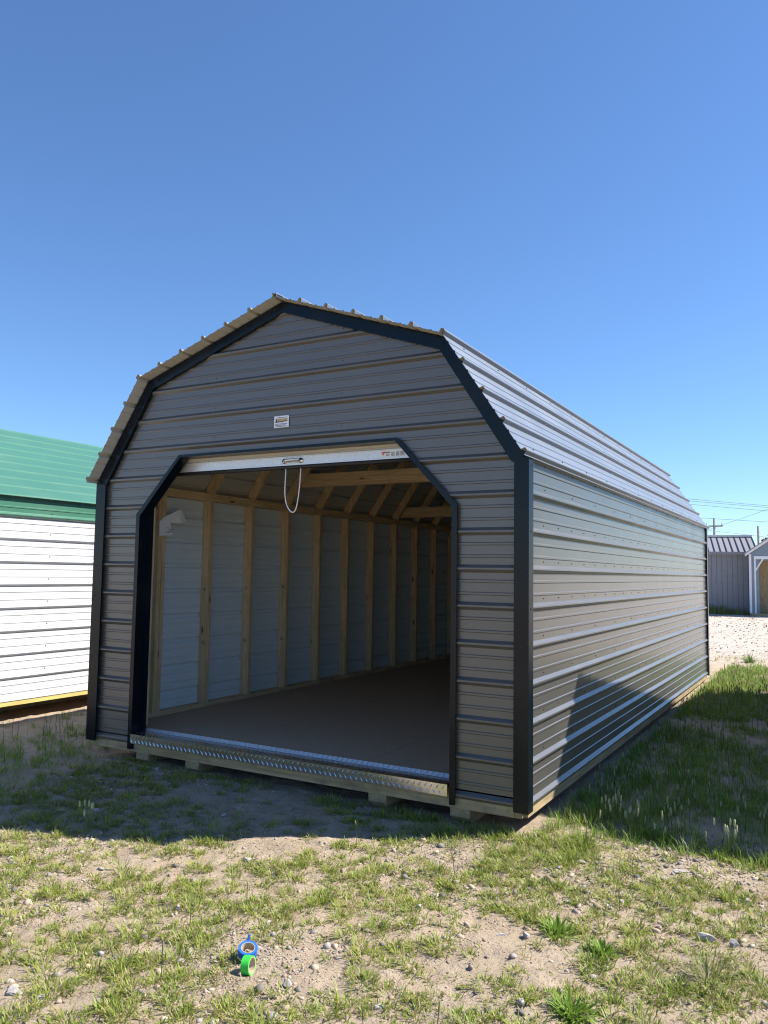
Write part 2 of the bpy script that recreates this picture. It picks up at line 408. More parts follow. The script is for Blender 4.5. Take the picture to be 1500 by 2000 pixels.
for sx in (-1, 1):
    mb.add([(W/2, -OV+.01, ZP+0.026), (W/2, L+OV-.01, ZP+0.026), (W/2+sx*0.03, L+OV-.01, ZP+0.014), (W/2+sx*0.03, -OV+.01, ZP+0.014)], [(0, 1, 2, 3)])
rc = mb.build('ridge_cap', M['roof'], roof)
# black rake trim on the gable, four pieces
inner = [(0.102, 2.062), (0.590, 2.812), (W/2, 3.246)]
outer = [(0.002, 2.098), (0.538, 2.878), (W/2, 3.322)]
for yy0, yy1 in ((-0.034, -0.002), (L+0.002, L+0.034)):
    for mir in (False, True):
        for i in (0, 1):
            g = [outer[i], outer[i+1], inner[i+1], inner[i]]
            if mir: g = [(W-p[0], p[1]) for p in reversed(g)]
            e = 0.0015 if (mir != (i == 0)) else 0.0
            MB().prism(g, yy0-e, yy1).build('rake_trim', M['trim'], barn)
# corner trims: front face and side face of one angle
for x0, x1, xs0, xs1 in ((-0.010, 0.096, -0.010, -0.003), (W-0.084, W+0.009, W+0.003, W+0.009)):
    for f in (0, 1):
        mb = MB()
        y0, y1 = (-0.036, -0.026) if f == 0 else (L+0.026, L+0.036)
        mb.box((x0, y0, 0.004), (x1, y1, 2.085))
        ya, yb = (y1, 0.045) if f == 0 else (L-0.045, y0)
        mb.box((xs0, ya, 0.005), (xs1, yb, 2.084))
        mb.build('corner_trim', M['trim'], barn)
# black channel round the door opening: face strip and reveal
path_o = [(0.457, -0.016), (0.457, 1.813), (0.893, 2.264), (W-0.893, 2.264), (W-0.457, 1.813), (W-0.457, -0.016)]
path_i = [(0.495, -0.016), (0.495, 1.798), (0.908, 2.244), (W-0.908, 2.244), (W-0.495, 1.798), (W-0.495, -0.016)]
for i, nm in enumerate(('door_jamb', 'door_brace_trim', 'door_header_trim', 'door_brace_trim', 'door_jamb')):
    mb = MB()
    g = [path_o[i], path_o[i+1], path_i[i+1], path_i[i]]
    mb.prism(g, -0.032-0.001*(i % 2), -0.0235)
    a, b = Vector((path_i[i][0], 0, path_i[i][1])), Vector((path_i[i+1][0], 0, path_i[i+1][1]))
    dpt = 0.062
    o1, o2 = path_o[i], path_o[i+1]
    k = 0.15
    t1 = (path_i[i][0]+(o1[0]-path_i[i][0])*k, path_i[i][1]+(o1[1]-path_i[i][1])*k); t2 = (path_i[i+1][0]+(o2[0]-path_i[i+1][0])*k, path_i[i+1][1]+(o2[1]-path_i[i+1][1])*k)
    mb.prism([path_i[i], path_i[i+1], t2, t1], -0.0235, dpt)
    mb.build(nm, M['trim'], barn)
# door guides behind the jambs
for gx in (0.512, W-0.512):
    s = 1 if gx < 1 else -1
    mb = MB(); mb.box((gx-0.022, 0.064, 0.105), (gx+0.016, 0.068, 2.14)); mb.box((gx+s*0.010, 0.068, 0.105), (gx+s*0.016, 0.088, 2.14))
    g = mb.build('door_guide', M['trim'], barn)
# plain framing behind the door wall so the jamb reads solid
for x0 in (0.385, W-0.475):
    box('jamb_post', (x0, 0.118, 0.14), (x0+0.09, 0.158, 2.05), M['woodZ'], barn)
# rolled-up door
door = box('roll_up_door', (0.60, 0.098, 2.150), (W-0.60, 0.112, 2.212), M['galv'], barn)
mb = MB(); mb.box((0.60, 0.090, 2.146), (W-0.60, 0.098, 2.152)); mb.box((0.60, 0.090, 2.206), (W-0.60, 0.098, 2.212)); mb.build('bar_lip', M['galv'], door)
cp = [(2.214, 0), (2.226, 0), (2.232, .012), (2.246, .012), (2.252, 0), (2.272, 0), (2.278, .012), (2.292, .012), (2.298, 0), (2.32, 0), (2.34, .0), (2.42, -.03)]
mb = MB(); 
for (z0, h0), (z1, h1) in zip(cp, cp[1:]):
    mb.add([(0.61, 0.105-h0, z0), (W-0.61, 0.105-h0, z0), (W-0.61, 0.105-h1, z1), (0.61, 0.105-h1, z1)], [(0, 1, 2, 3)])
mb.build('door_curtain', M['door'], door)
MB().tube([(0.61, 0.28, 2.47), (W-0.61, 0.28, 2.47)], 0.165, 24).build('door_coil', M['door'], door, True)
MB().tube([(0.60, 0.105, 2.134), (W-0.60, 0.105, 2.134)], 0.0155, 10).build('rubber_seal', M['rubber'], door, True)
hd = MB(); hd.tube([(1.815, 0.094, 2.176), (1.83, 0.068, 2.178), (1.86, 0.058, 2.180), (1.91, 0.058, 2.180), (1.945, 0.068, 2.180), (1.955, 0.094, 2.180)], [0.009, 0.008, 0.010, 0.010, 0.008, 0.009], 8)
for hx in (1.812, 1.958): hd.tube([(hx, 0.0975, 2.178), (hx, 0.090, 2.178)], 0.019, 12)
hd.build('handle', M['chrome'], door, True)
rp = []
for i in range(25):
    t = i/24; a = math.pi*t
    x = 1.826+0.145*(1-math.cos(a))/2+0.010*math.sin(5*t)-0.006*math.sin(9*t)
    x += -0.022*math.sin(a)*(1-t)+0.0*t
    z = 2.121-0.317*(math.sin(a)**0.62 if 0 < t < 1 else 0)*(1.0-0.05*math.cos(a))
    rp.append((x, 0.096-0.01*math.sin(3*t), z))
MB().tube(rp, 0.0042, 6).build('pull_rope', M['rope'], door, True)
lab = box('safety_label', (2.622, 0.0955, 2.160), (2.80, 0.0975, 2.199), M['label'], door)
mb = MB()
mb.box((2.627, 0.0945, 2.186), (2.660, 0.0953, 2.196), 0); mb.box((2.660, 0.0945, 2.188), (2.694, 0.0953, 2.195), 1); mb.box((2.634, 0.0945, 2.174), (2.646, 0.0953, 2.184), 0)
for bx in (2.662, 2.702, 2.738, 2.772):
    for k in range(5 if bx > 2.69 else 3): mb.box((bx, 0.0945, 2.166+k*0.0058), (bx+0.025, 0.0953, 2.1685+k*0.0058), 2)
mb.build('label_print', [M['red'], M['greenprint'], M['ink']], lab)
# sticker on the gable
st = MB().box((1.788, -0.0085, 2.408), (1.918, -0.0062, 2.493)).build('sticker', M['label'], barn)
mb = MB(); ys0, ys1 = -0.0098, -0.0087
mb.box((1.818, ys0, 2.456), (1.907, ys1, 2.472), 0); mb.prism([(1.800, 2.444), (1.906, 2.451), (1.906, 2.456), (1.80, 2.453)], ys0, ys1, 1)
mb.box((1.803, ys0, 2.454), (1.815, ys1, 2.471), 1)
x = 1.822
while x < 1.900:
    w = random.uniform(0.004, 0.008); mb.box((x, ys0-0.0007, 2.459), (x+w, ys0-0.0001, 2.469), 2); x += w+0.003
for z, x0, x1 in ((2.480, 1.813, 1.905), (2.434, 1.798, 1.905), (2.425, 1.796, 1.890), (2.416, 1.812, 1.902)):
    x = x0
    while x < x1:
        w = random.uniform(0.003, 0.010); mb.box((x, ys0, z-0.002), (x+w, ys1, z+random.uniform(0.001, 0.003)), 1); x += w+0.0025
mb.build('sticker_print', [M['gold'], M['ink'], M['card']], st)
# floor frame, floor sheets, threshold
box('rim_board', (0.03, 0.0, -0.038), (W-0.09, 0.040, 0.078), M['oldX'], barn)
box('rim_board', (W-0.088, 0.001, -0.037), (W-0.045, 0.039, 0.077), M['oldX'], barn)
box('rim_board', (0.03, L-0.04, -0.038), (W-0.03, L, 0.078), M['oldX'], barn)
for xx in (0.020, W-0.058): box('rim_board', (xx, 0.041, -0.038), (xx+0.038, L-0.041, 0.078), M['oldY'], barn)
fx = [0.024, 1.2595, 2.4715, W-0.024]; fy = [0.05, 2.44, 4.88, L-0.01]
for i in range(3):
    for j in range(3): box('floor_panel', (fx[i]+0.0022, fy[j]+0.0022, 0.080), (fx[i+1]-0.0022, fy[j+1]-0.0022, 0.0985+0.0004*((i+j) % 2)), M['floor'], barn)
mb = MB(); mb.box((0.502, -0.042, 0.099), (W-0.502, 0.118, 0.104)); mb.box((0.502, -0.046, 0.034), (W-0.502, -0.042, 0.104))
th = mb.build('threshold', M['plate'], barn)
mb = MB(); k = 0; x = 0.515
def lozenge(c, d, n, ln, wd, ht):
    c, d, n = Vector(c), Vector(d).normalized(), Vector(n); e = d.cross(n)
    mb.add([c-d*ln, c-e*wd, c+d*ln, c+e*wd, c+n*ht-d*ln*.35, c+n*ht+d*ln*.35], [(0, 1, 4), (1, 2, 5), (1, 5, 4), (2, 3, 5), (3, 0, 4), (3, 4, 5)])
while x < W-0.515:
    for r, z in enumerate((0.052, 0.084)):
        lozenge((x+(r % 2)*0.02, -0.046, z), (1, 0, 1.3 if r % 2 else -1.3), (0, -1, 0), 0.019, 0.0045, 0.005)
    for r in range(4):
        lozenge((x+(r % 2)*0.02, -0.024+r*0.040, 0.104), (1, 1.2 if r % 2 else -1.2, 0), (0, 0, 1), 0.017, 0.004, 0.002)
    x += 0.040; k += 1
tag(mb.build('tread_pattern', M['plate'], th), kind='stuff')
mb = MB()
x = 0.51
while x < W-0.53:
    mb.add([(x, 0.096, 0.1045), (x+0.036, 0.096, 0.1045), (x+0.041, 0.118, 0.126), (x+0.005, 0.118, 0.126), (x+0.005, 0.122, 0.099), (x+0.041, 0.122, 0.099)], [(0, 1, 2, 3), (3, 2, 5, 4)]); x += 0.040
mb.build('threshold_lip', M['galv'], th)  # lip tilted to catch the sky; paler metal stands in for its bright reflection
# skids under the floor with a slanted front end
for sx in (0.52, 1.03, 2.62, 3.20):
    MB().add([(sx, 0.008, -0.040), (sx+0.13, 0.008, -0.040), (sx+0.13, 0.008, -0.090), (sx, 0.008, -0.090), (sx, 0.09, -0.17), (sx+0.13, 0.09, -0.17),
              (sx, L-0.1, -0.04), (sx+0.13, L-0.1, -0.04), (sx, L-0.1, -0.17), (sx+0.13, L-0.1, -0.17)],
             [(0, 3, 2, 1), (3, 4, 5, 2), (0, 1, 7, 6), (4, 8, 9, 5), (6, 7, 9, 8), (1, 2, 5, 9, 7), (0, 6, 8, 4, 3)]).build('skid', M['oldY'], barn)
# framing
stud_y = [0.62+0.615*i for i in range(11)]
sm = None
def stud(x, y, z0, z1):
    return box('stud', (x, y-0.021, z0), (x+0.095, y+0.021, z1), M['woodZ'], barn)
for side in (0, 1):
    x0 = 0.024 if side == 0 else W-0.024-0.0955
    for i, y in enumerate(stud_y+[L-0.06]):
        yy_ = y+random.uniform(-.006, .006); sd = stud(x0, yy_, 0.1385, 2.035)
        if side == 0 and i < 4:                       # printed grade stamps on the near studs
            for zst in (1.17+.01*i, 0.70-.02*i):
                ms = MB()
                for q2 in range(3): ms.box((x0+.030, yy_-.0222, zst+.011*q2), (x0+.058+.010*((q2+i) % 2), yy_-.0215, zst+.005+.011*q2))
                ms.build('grade_stamp', M['ink'], sd)
    stud(x0, 0.185, 0.1385, 2.035); stud(x0, 0.170+.40, 0.1385, 2.035)
    box('sole_plate', (x0, 0.122, 0.100), (x0+0.0895, L-0.02, 0.138), M['woodY'], barn)
    box('top_plate', (x0-0.0, 0.02, 2.0355), (x0+0.0895, L-0.02, 2.0735), M['woodY'], barn)
    box('top_plate', (x0+0.004, 0.02, 2.074), (x0+0.0935, L-0.02, 2.108), M['woodY'], barn)
    s = 1 if side == 0 else -1; ox = 0 if side == 0 else W
    for y in stud_y+[L-0.06, 0.06]:
        th1 = 0.012; dp = 0.092
        d1 = Vector((XK, ZK-H)).normalized(); n1 = Vector((d1.y, -d1.x))
        d2 = Vector((W/2-XK, ZP-ZK)).normalized(); n2 = Vector((d2.y, -d2.x))
        a = Vector((0.0, H)); b = Vector((XK, ZK)); c = Vector((W/2, ZP))
        lo = [a+n1*th1+d1*0.05, b+n1*th1-d1*0.01, b+n1*(th1+dp)-d1*0.045, a+n1*(th1+dp)+d1*0.055]
        up = [b+n2*th1+d2*0.01, c+n2*th1-d2*0.03, c+n2*(th1+dp)-d2*0.05, b+n2*(th1+dp)+d2*0.0]
        for g in (lo, up):
            g = [(ox+s*p.x, p.y) for p in g]; g = g if s > 0 else list(reversed(g))
            MB().prism(g, y-0.019, y+0.019).build('rafter', M['woodZ'], barn)
for y, z in ((2.487, 2.295), (5.0, 2.135), (6.77, 2.135)):
    xa = (z+0.06-H)/(ZK-H)*XK+0.06
    box('tie_beam', (xa, y-0.0, z), (W-xa, y+0.018, z+0.138), M['woodX'], barn)
    box('tie_beam', (xa, y+0.06, z+0.001), (W-xa, y+0.078, z+0.139), M['woodX'], barn)
# screw heads (too small to pick apart)
def screws(name, pts, nrm, r=0.0055):
    mb = MB(); r *= 0.8
    for p in pts:
        p = Vector(p); n = Vector(nrm); mb.tube([p-n*0.001, p+n*0.0045], [r, r*0.8], 6)
    return tag(mb.build(name, M['screw'], barn), kind='stuff')
pts = []
for n in range(1, 8):
    for i in range(24):
        if n in (3, 4) and i % 2: continue
        pts.append((W-0.019, 0.32+0.31*i if i*0.31+0.32 < L-.1 else L-.2, Z0+n*P+0.048))
for i in range(20): pts.append((W+0.001, 0.12+0.39*i, Z0+0.004))
screws('screws', pts, (1, 0, 0))
screws('screws', [(W-0.014, 0.33+0.61*i, z) for i in range(12) for z in (Z0+8*P+0.045, H-0.035)], (1, 0, 0), 0.0065)
screws('screws', [(x, 0, Z0+n*P+0.05) for n in (10, 11, 12, 13) for x in (1.22, 2.36) if xl(Z0+n*P+.05) < 1.1], (0, -1, 0), 0.0055)
screws('screws', [(x, -0.036, z) for x in (0.03, W-0.04) for z in (.06, .49, .96, 1.4, 1.65, 2.03)], (0, -1, 0), 0.0048)
screws('screws', [(W+0.009, 0.006, z) for z in (.06, .27, .73, 1.18, 1.64, 2.04)], (1, 0, 0), 0.006)
rd = Vector((-XK, 0, ZK-H)).normalized(); rn = Vector((rd.z, 0, -rd.x))
pts = []
for k, off in ((0, .06), (1, .05), (2, .05), (3, .05), (3, .19)):
    for i in range(13):
        p = Vector((W, 0.15+0.61*i, H))+rd*(0.2369*k+off)+rn*0.005; pts.append(p)
screws('screws', pts, rn, 0.0065)

# folded plan sheet hung on the first stud
pp = [(0.128, 0.545, 1.800), (0.128, 0.548, 1.675), (0.140, 0.690, 1.688), (0.134, 0.665, 1.800), (0.160, 0.765, 1.798), (0.142, 0.780, 1.925), (0.130, 0.60, 1.845), (0.148, 0.850, 1.812), (0.138, 0.800, 1.918)]
v2 = pp+[(a+0.004, b+0.003, c-0.002) for a, b, c in pp]; nq = len(pp)
fc = [(1, 2, 3, 0), (0, 3, 4, 5), (0, 5, 6), (4, 7, 8, 5)]
paper = mesh_obj('plan_sheet', v2, fc+[tuple(nq+i for i in reversed(f)) for f in fc], M['paper'])
tag(paper, 'folded white paper plan sheet hanging on the first stud inside the barn', 'paper')
mb = MB()
for i, (y0, y1, z) in enumerate(((.635, .70, 1.735), (.64, .69, 1.728), (.60, .65, 1.745), (.63, .69, 1.715), (.61, .66, 1.705))):
    x0 = 0.1285+(y0-.546)*.085; x1 = 0.1285+(y1-.546)*.085
    mb.add([(x0+.0075, y0, z), (x1+.0075, y1, z+.001), (x1+.0075, y1, z+.004), (x0+.0075, y0, z+.003)], [(0, 1, 2, 3)])
mb.build('drawing_lines', M['ink'], paper)

# ------------------------------------------------------------------ white barn on the left
wb = thing('barn', 'white metal barn with green metal roof beside the charcoal barn', 'barn', (-1.79, -1.2, 0.05))
WL, WW, WH = 9.0, 3.66, 2.045
prof = profile(0.0, 1.835, 0.02)
for a, b in ((0.0, 0.93), (0.93, 1.835)):
    sg = [p for p in with_cuts(list(prof), [a, b]) if a-1e-9 <= p[0] <= b+1e-9]
    sheet('siding_panel', sg, lambda z: [(0, WL)], lambda s, u, h: (-0.019+h, u, s), [M['white'], M['backer']], wb)
sheet('eave_panel', profile(1.822, WH, 0.02), lambda z: [(0, WL)], lambda s, u, h: (-0.014+h, u, s), [M['green'], M['backer']], wb)
wxl = lambda z: 0.0 if z <= WH else (z-WH)/0.53
prf = profile(0.0, 2.96, 0.02)
for yy, sg in ((0.0, -1), (WL, 1)):
    pr = with_cuts(list(prf), [WH])
    sheet('siding_panel', pr, lambda z: [(-WW+wxl(z)+.01, -wxl(z)-.01)], (lambda s, u, h: (u, -h, s)) if sg < 0 else (lambda s, u, h: (-WW-u, WL+h, s)), [M['white'], M['backer']], wb)
sheet('siding_panel', prof, lambda z: [(0, WL)], lambda s, u, h: (-WW+0.019-h, WL-u, s), [M['white'], M['backer']], wb)
wroof = box('roof', (-WW/2-.02, 0.02, WH+.88), (-WW/2+.02, WL-.02, WH+.93), M['woodY'], wb)
def wslope(p0, p1, n_rib, e0):
    a = Vector((p0[0], 0, p0[1])); d = Vector((p1[0], 0, p1[1]))-a; ln = d.length; d.normalize()
    nrm = Vector((-d.z, 0, d.x)); nrm = nrm if nrm.z > 0 else -nrm
    pr = profile(-e0, ln, 0.0, ln/n_rib, 0.008, 0.0)
    fl = (lambda s: [(-0.13, WL+.13)]) if p1[0] < p0[0] else (lambda s: [(WL+.13, -0.13)])
    sheet('roof_panel', pr, fl, lambda s, u, h: (a.x+d.x*s+nrm.x*(h+.004), u, a.z+d.z*s+nrm.z*(h+.004)), [M['green'], M['roof_back']], wroof)
wslope((0, WH), (-WW/2, WH+0.97), 9, 0.03)
wslope((-WW, WH), (-WW/2, WH+0.97), 9, 0.03)
box('rim_board', (-0.045, 0.02, -0.032), (-0.005, WL-.02, 0.008), M['yellowY'], wb)
for sx in (-0.62, -1.4, -2.3, -3.2): box('skid', (sx, 0.05, -0.17), (sx+0.13, WL-.05, -0.052), M['oldY'], wb)
box('floor', (-WW+.05, 0.03, -0.02), (-0.05, WL-.03, 0.02), M['floor'], wb)
tag(MB().build('screws', M['screw'], wb), kind='stuff') if False else None
mb = MB()
for n in range(1, 8):
    for i in range(14): mb.tube([(-0.020, 0.3+0.61*i, 0.02+n*P+0.05), (-0.0145, 0.3+0.61*i, 0.02+n*P+0.05)], 0.0055, 6)
for z in (1.822+.06, WH-.03):
    for i in range(14): mb.tube([(-0.015, 0.3+0.61*i, z), (-0.009, 0.3+0.61*i, z)], 0.006, 6)
tag(mb.build('screws', M['screw'], wb), kind='stuff')

# ------------------------------------------------------------------ shed just right of the frame, its shadow lies on the barn's side wall
NT = math.radians(-7.25)
nb = thing('shed', 'beige ribbed metal shed right of the charcoal barn, casting the shadow on its side wall', 'shed', (5.733, 2.37, -0.12), NT)
NL, NW, NH, NS = 5.83, 3.2, 3.52, 0.40
prof = profile(0.0, NL, 0.1)                      # roof ribs run from ridge to eave
for sgn in (0, 1):
    def mp(s, u, h, sgn=sgn):
        x = u if sgn == 0 else NW-u
        return (x, s, NH+0.0+u*NS+h)
    sheet('roof_panel', prof, (lambda s: [(NW/2, 0.0)]) if sgn == 0 else (lambda s: [(0.0, NW/2)]), mp, [M['roof'], M['roof_back']], nb)
pw = profile(0.1, NH+0.02, 0.1)
sheet('siding_panel', pw, lambda z: [(0.12, NL-.12)], lambda s, u, h: (0.12-h, NL-u, s), [M['beige'], M['backer']], nb)
sheet('siding_panel', pw, lambda z: [(0.12, NL-.12)], lambda s, u, h: (NW-0.12+h, u, s), [M['beige'], M['backer']], nb)
pg_ = with_cuts(profile(0.1, NH+NS*NW/2-.03, 0.1), [NH])
gsp = lambda z: [(0.12, NW-.12)] if z <= NH+.04 else [((z-NH)/NS, NW-(z-NH)/NS)]
sheet('siding_panel', pg_, gsp, lambda s, u, h: (u, 0.14-h, s), [M['beige'], M['backer']], nb)
sheet('siding_panel', pg_, gsp, lambda s, u, h: (NW-u, NL-.14+h, s), [M['beige'], M['backer']], nb)
for sx in (0.3, 2.7): box('skid', (sx, 0.2, -0.03), (sx+.13, NL-.2, 0.10), M['oldY'], nb)
box('door', (1.1, 0.105, 0.14), (2.1, 0.135, 2.1), M['white_paint'], nb)

# ------------------------------------------------------------------ far sheds across the lane
fa = thing('shed', 'grey board shed with dark standing-seam roof across the gravel lane', 'shed', (2.44, 31.1, -0.10), math.radians(12))
FW_, FH, FD = 3.4, 2.56, 3.4
nbd = 17; bw = FW_/nbd
for i in range(nbd):
    box('siding_board', (-FW_+i*bw+0.006, 0, 0.12), (-FW_+(i+1)*bw-0.006, 0.03, FH), M['grey_paint'], fa)
mb = MB(); mb.box((-FW_, 0.012, 0.10), (0, 0.10, FH)); mb.box((-FW_, 0.1, 0.1), (-FW_+.1, FD, FH)); mb.box((-.1, 0.1, .1), (0, FD, FH)); mb.box((-FW_, FD-.1, .1), (0, FD, FH)); mb.build('wall', M['far_seam'], fa)
fr = MB().add([(-FW_-.15, -0.15, FH-.02), (0.15, -0.15, FH-.02), (0.15, FD/2, FH+.70), (-FW_-.15, FD/2, FH+.70), (-FW_-.15, FD+.15, FH-.02), (0.15, FD+.15, FH-.02)],
         [(0, 1, 2, 3), (3, 2, 5, 4), (0, 3, 4), (1, 5, 2)]).build('roof', M['far_roof'], fa)
n = 16
for i in range(n+1):
    x = -FW_-.15+i*(FW_+.3)/n
    MB().add([(x-.014, -.16, FH-.015), (x+.014, -.16, FH-.015), (x+.014, FD/2, FH+.71), (x-.014, FD/2, FH+.71), (x-.014, -.16, FH+.02), (x+.014, -.16, FH+.02), (x+.014, FD/2, FH+.735), (x-.014, FD/2, FH+.735)],
             [(0, 1, 5, 4), (1, 2, 6, 5), (3, 0, 4, 7), (4, 5, 6, 7)]).build('roof_seam', M['far_seam'], fr)
box('ridge_cap', (-FW_-.16, FD/2-.08, FH+.70), (.16, FD/2+.08, FH+.78), M['galv'], fr)
box('fascia', (-FW_-.15, -.18, FH-.12), (.15, -.151, FH-.0), M['grey_paint'], fr)
for sx in (-2.9, -1.6, -.4): box('skid', (sx, .1, -.05), (sx+.14, FD-.1, .10), M['oldY'], fa)

fb = thing('shed', 'blue-grey gabled shed with white trim and open doorway at the right edge', 'shed', (2.36, 30.2, -0.10), math.radians(4))
BW, BH, BS = 3.2, 2.45, 1.18
MB().prism([(0, .1), (.34, .1), (.34, BH-.25), (0, BH-.25)], 0, .08).build('wall', M['blue_paint'], fb)
MB().prism([(BW-.34, .1), (BW, .1), (BW, BH-.25), (BW-.34, BH-.25)], 0, .08).build('wall', M['blue_paint'], fb)
MB().prism([(0, BH-.25), (BW, BH-.25), (BW, BH), (BW/2, BH+BS*.62*1.6), (0, BH)], 0, .08).build('gable', M['blue_paint'], fb)
for a, b in (((-.02, -.02, .1), (.07, .0, BH)), ((BW-.07, -.02, .1), (BW+.02, .0, BH)), ((.17, -.02, .1), (.23, .0, BH-.18)), ((BW-.23, -.02, .1), (BW-.17, .0, BH-.18))): box('trim_board', a, b, M['white_paint'], fb)
box('trim_board', (.16, -.03, BH-.2), (BW-.16, -.005, BH-.08), M['white_paint'], fb)
for s in (0, 1):
    g = [(.23, BH-.58), (.23, BH-.68), (.52, BH-.2), (.45, BH-.2)]
    if s: g = [(BW-x, z) for x, z in reversed(g)]
    MB().prism(g, -.018, 0).build('brace', M['white_paint'], fb)
for s in (0, 1):
    g = [(-.16, BH-.10), (BW/2, BH+BS*.99), (BW/2, BH+BS*.99+.10), (-.16, BH+.0)]
    if s: g = [(BW-x, z) for x, z in reversed(g)]
    MB().prism(g, -.12, -.05).build('rake_trim', M['white_paint'], fb)
    g = [(-.18, BH-.02), (BW/2, BH+BS*.99+.09), (BW/2, BH+BS*.99+.13), (-.18, BH+.03)]
    if s: g = [(BW-x, z) for x, z in reversed(g)]
    MB().prism(g, -.14, 4).build('roof_slope', M['far_roof'], fb)
box('back_wall', (0, 1.2, .1), (BW, 1.28, BH), M['woodZ'], fb); box('side_wall', (0, .08, .1), (.08, 4, BH), M['blue_paint'], fb); box('side_wall', (BW-.08, .08, .1), (BW, 4, BH), M['blue_paint'], fb)
box('floor', (0, -.05, .0), (BW, 4, .1), M['oldX'], fb)

# ------------------------------------------------------------------ poles, wires, tree far behind
def pole(label, x, y, top, arm):
    t = thing('utility_pole', label, 'utility pole', (x, y, -0.2))
    MB().tube([(0, 0, 0), (0, 0, top+.2)], [0.09, 0.07], 10).build('post', M['pole'], t, True)
    if arm:
        MB().box((-.55, -.05, top-.40), (.55, .05, top-.31)).build('crossarm', M['pole'], t)
        for ax in (-.5, .5): MB().tube([(ax, 0, top-.31), (ax, 0, top-.12)], [.05, .035], 6).build('insulator', M['galv'], t)
    return t
pole('utility pole with crossarm and insulators rising behind the grey far shed', -1.92, 55, 5.55, True)
pole('bare pole without crossarm rising behind the roof near the right edge', 0.87, 55, 4.95, False)
def wire(label, a, b, sag, r=0.012):
    pts = []
    for i in range(17):
        t = i/16*3-1                                    # the span runs on past both ends
        p = Vector(a).lerp(Vector(b), t); p.z -= sag*4*(i/16)*(1-i/16); pts.append(p)
    o = MB().tube(pts, r, 5).build('overhead_wire', M['wire'])
    tag(o, label, 'wire', 'overhead wires behind the barn')
wire('topmost thin overhead wire in the sky right of the roof', (-3.76, 55, 6.98), (1.5, 55, 6.32), 0.0)
wire('second overhead wire from the top right of the roof', (-3.69, 55, 6.83), (1.5, 55, 6.21), 0.0)
wire('third overhead wire from the top right of the roof', (-3.49, 55, 6.57), (1.5, 55, 5.97), 0.0)
wire('overhead wire passing just above the pole crossarm', (-2.75, 55.3, 5.60), (1.48, 55.3, 5.24), 0.0)
wire('slanting overhead wire that rises to the right from the crossarm pole', (-1.755, 54.6, 4.90), (1.5, 54.6, 6.04), 0.0, 0.010)
wire('lowest overhead wire between the crossarm pole and the bare pole', (-1.92, 55, 4.65), (0.83, 55, 4.27), 0.0, 0.010)

def foliage(name, cx, cz_list, n, parent, dens=1.0, leaf=0.14, cols=((0.035, 0.07, 0.02), (0.09, 0.14, 0.04))):
    V = []; cc = []
    for _ in range(n):
        c, r = random.choice(cz_list)
        d = Vector((random.gauss(0, 1), random.gauss(0, 1), random.gauss(0, 1))).normalized()*r*random.uniform(0.55, 1.05)
        p = Vector(c)+d
        a = Vector((random.gauss(0, 1), random.gauss(0, 1), random.gauss(0, 1))).normalized(); b = a.orthogonal().normalized()
        s = leaf*random.uniform(.6, 1.3)
        V += [p-a*s, p+b*s*.5, p+a*s, p-b*s*.5]; t = random.random(); cc += [[cols[0][k]*(1-t)+cols[1][k]*t for k in range(3)]]*4
    N = len(V)
    return np_mesh(name, np.array([tuple(v) for v in V]), np.arange(N), np.full(N//4, 4), M['grass'], parent, np.array(cc))
tr = thing('tree', 'dark green leafy tree far off at the right edge', 'tree', (0.75, 70, -0.2))
MB().tube([(0, 0, 0), (.05, 0, 2.2), (0, .1, 4.2)], [.22, .16, .06], 8).build('trunk', M['pole'], tr, True)
MB().tube([(.05, 0, 2.2), (.8, .2, 3.8)], [.09, .03], 6).build('limb', M['pole'], tr, True)
foliage('crown', 0, [((-.1, 0, 4.5), .75), ((.7, .2, 4.7), .8), ((.3, -.3, 3.8), .9), ((1.2, 0, 4.0), .7), ((-.5, .2, 4.0), .6)], 1500, tr)
pl = None
for i, (x, y, hgt, lab) in enumerate(((0.95, 30.6, .42, 'tall pale weed clump at the base of the grey far shed, left one'), (1.62, 30.7, .28, 'smaller weed clump at the base of the grey far shed, right one'))):
    t = thing('weed_clump', lab, 'weed', (x, y, -.1), 0, 'weeds along the far shed')
    V = []; 
    for _ in range(160):
        b = Vector((random.gauss(0, .30), random.gauss(0, .1), 0)); h = hgt*random.uniform(.4, 1.1); a = Vector((random.gauss(0, .1), random.gauss(0, .1), h)); w = .022
        V += [b-Vector((w, 0, 0)), b+Vector((w, 0, 0)), b+a]
    np_mesh('leaves', np.array([tuple(v) for v in V]), np.arange(len(V)), np.full(len(V)//3, 3), M['grass'], t, np.tile(np.array([[.20, .23, .08]]), (len(V), 1)))

# ------------------------------------------------------------------ tape rolls on the ground
def ring(ro, ri, wd, k=40):
    v = []; f = []
    for j in range(k):
        a = 2*math.pi*j/k; c, s = math.cos(a), math.sin(a)
        v += [(ro*c, ro*s, 0), (ro*c, ro*s, wd), (ri*c, ri*s, wd), (ri*c, ri*s, 0)]
    for j in range(k):
        a, b = 4*j, 4*((j+1) % k)
        for q_ in range(4): f.append((a+q_, b+q_, b+(q_+1) % 4, a+(q_+1) % 4))
    return v, f
def tape(label, mat, loc, rot, ro, ri, wd, flap):
    t = thing('tape_roll', label, 'tape roll', loc); t.rotation_euler = rot
    v, f = ring(ro, ri+0.0022, wd); mesh_obj('tape', v, f, mat, t)
    v, f = ring(ri+0.0018, ri, wd+0.001); v = [(a, b, c-0.0005) for a, b, c in v]; mesh_obj('core', v, f, M['card'], t)
    if flap: mesh_obj('loose_end', flap+[(a, b, c+0.0012) for a, b, c in flap], [(0, 1, 2, 3), (2, 4, 5, 3) if len(flap) > 4 else (0, 1, 2, 3)], mat, t)
    return t
gx, gy = 3.255, -1.985
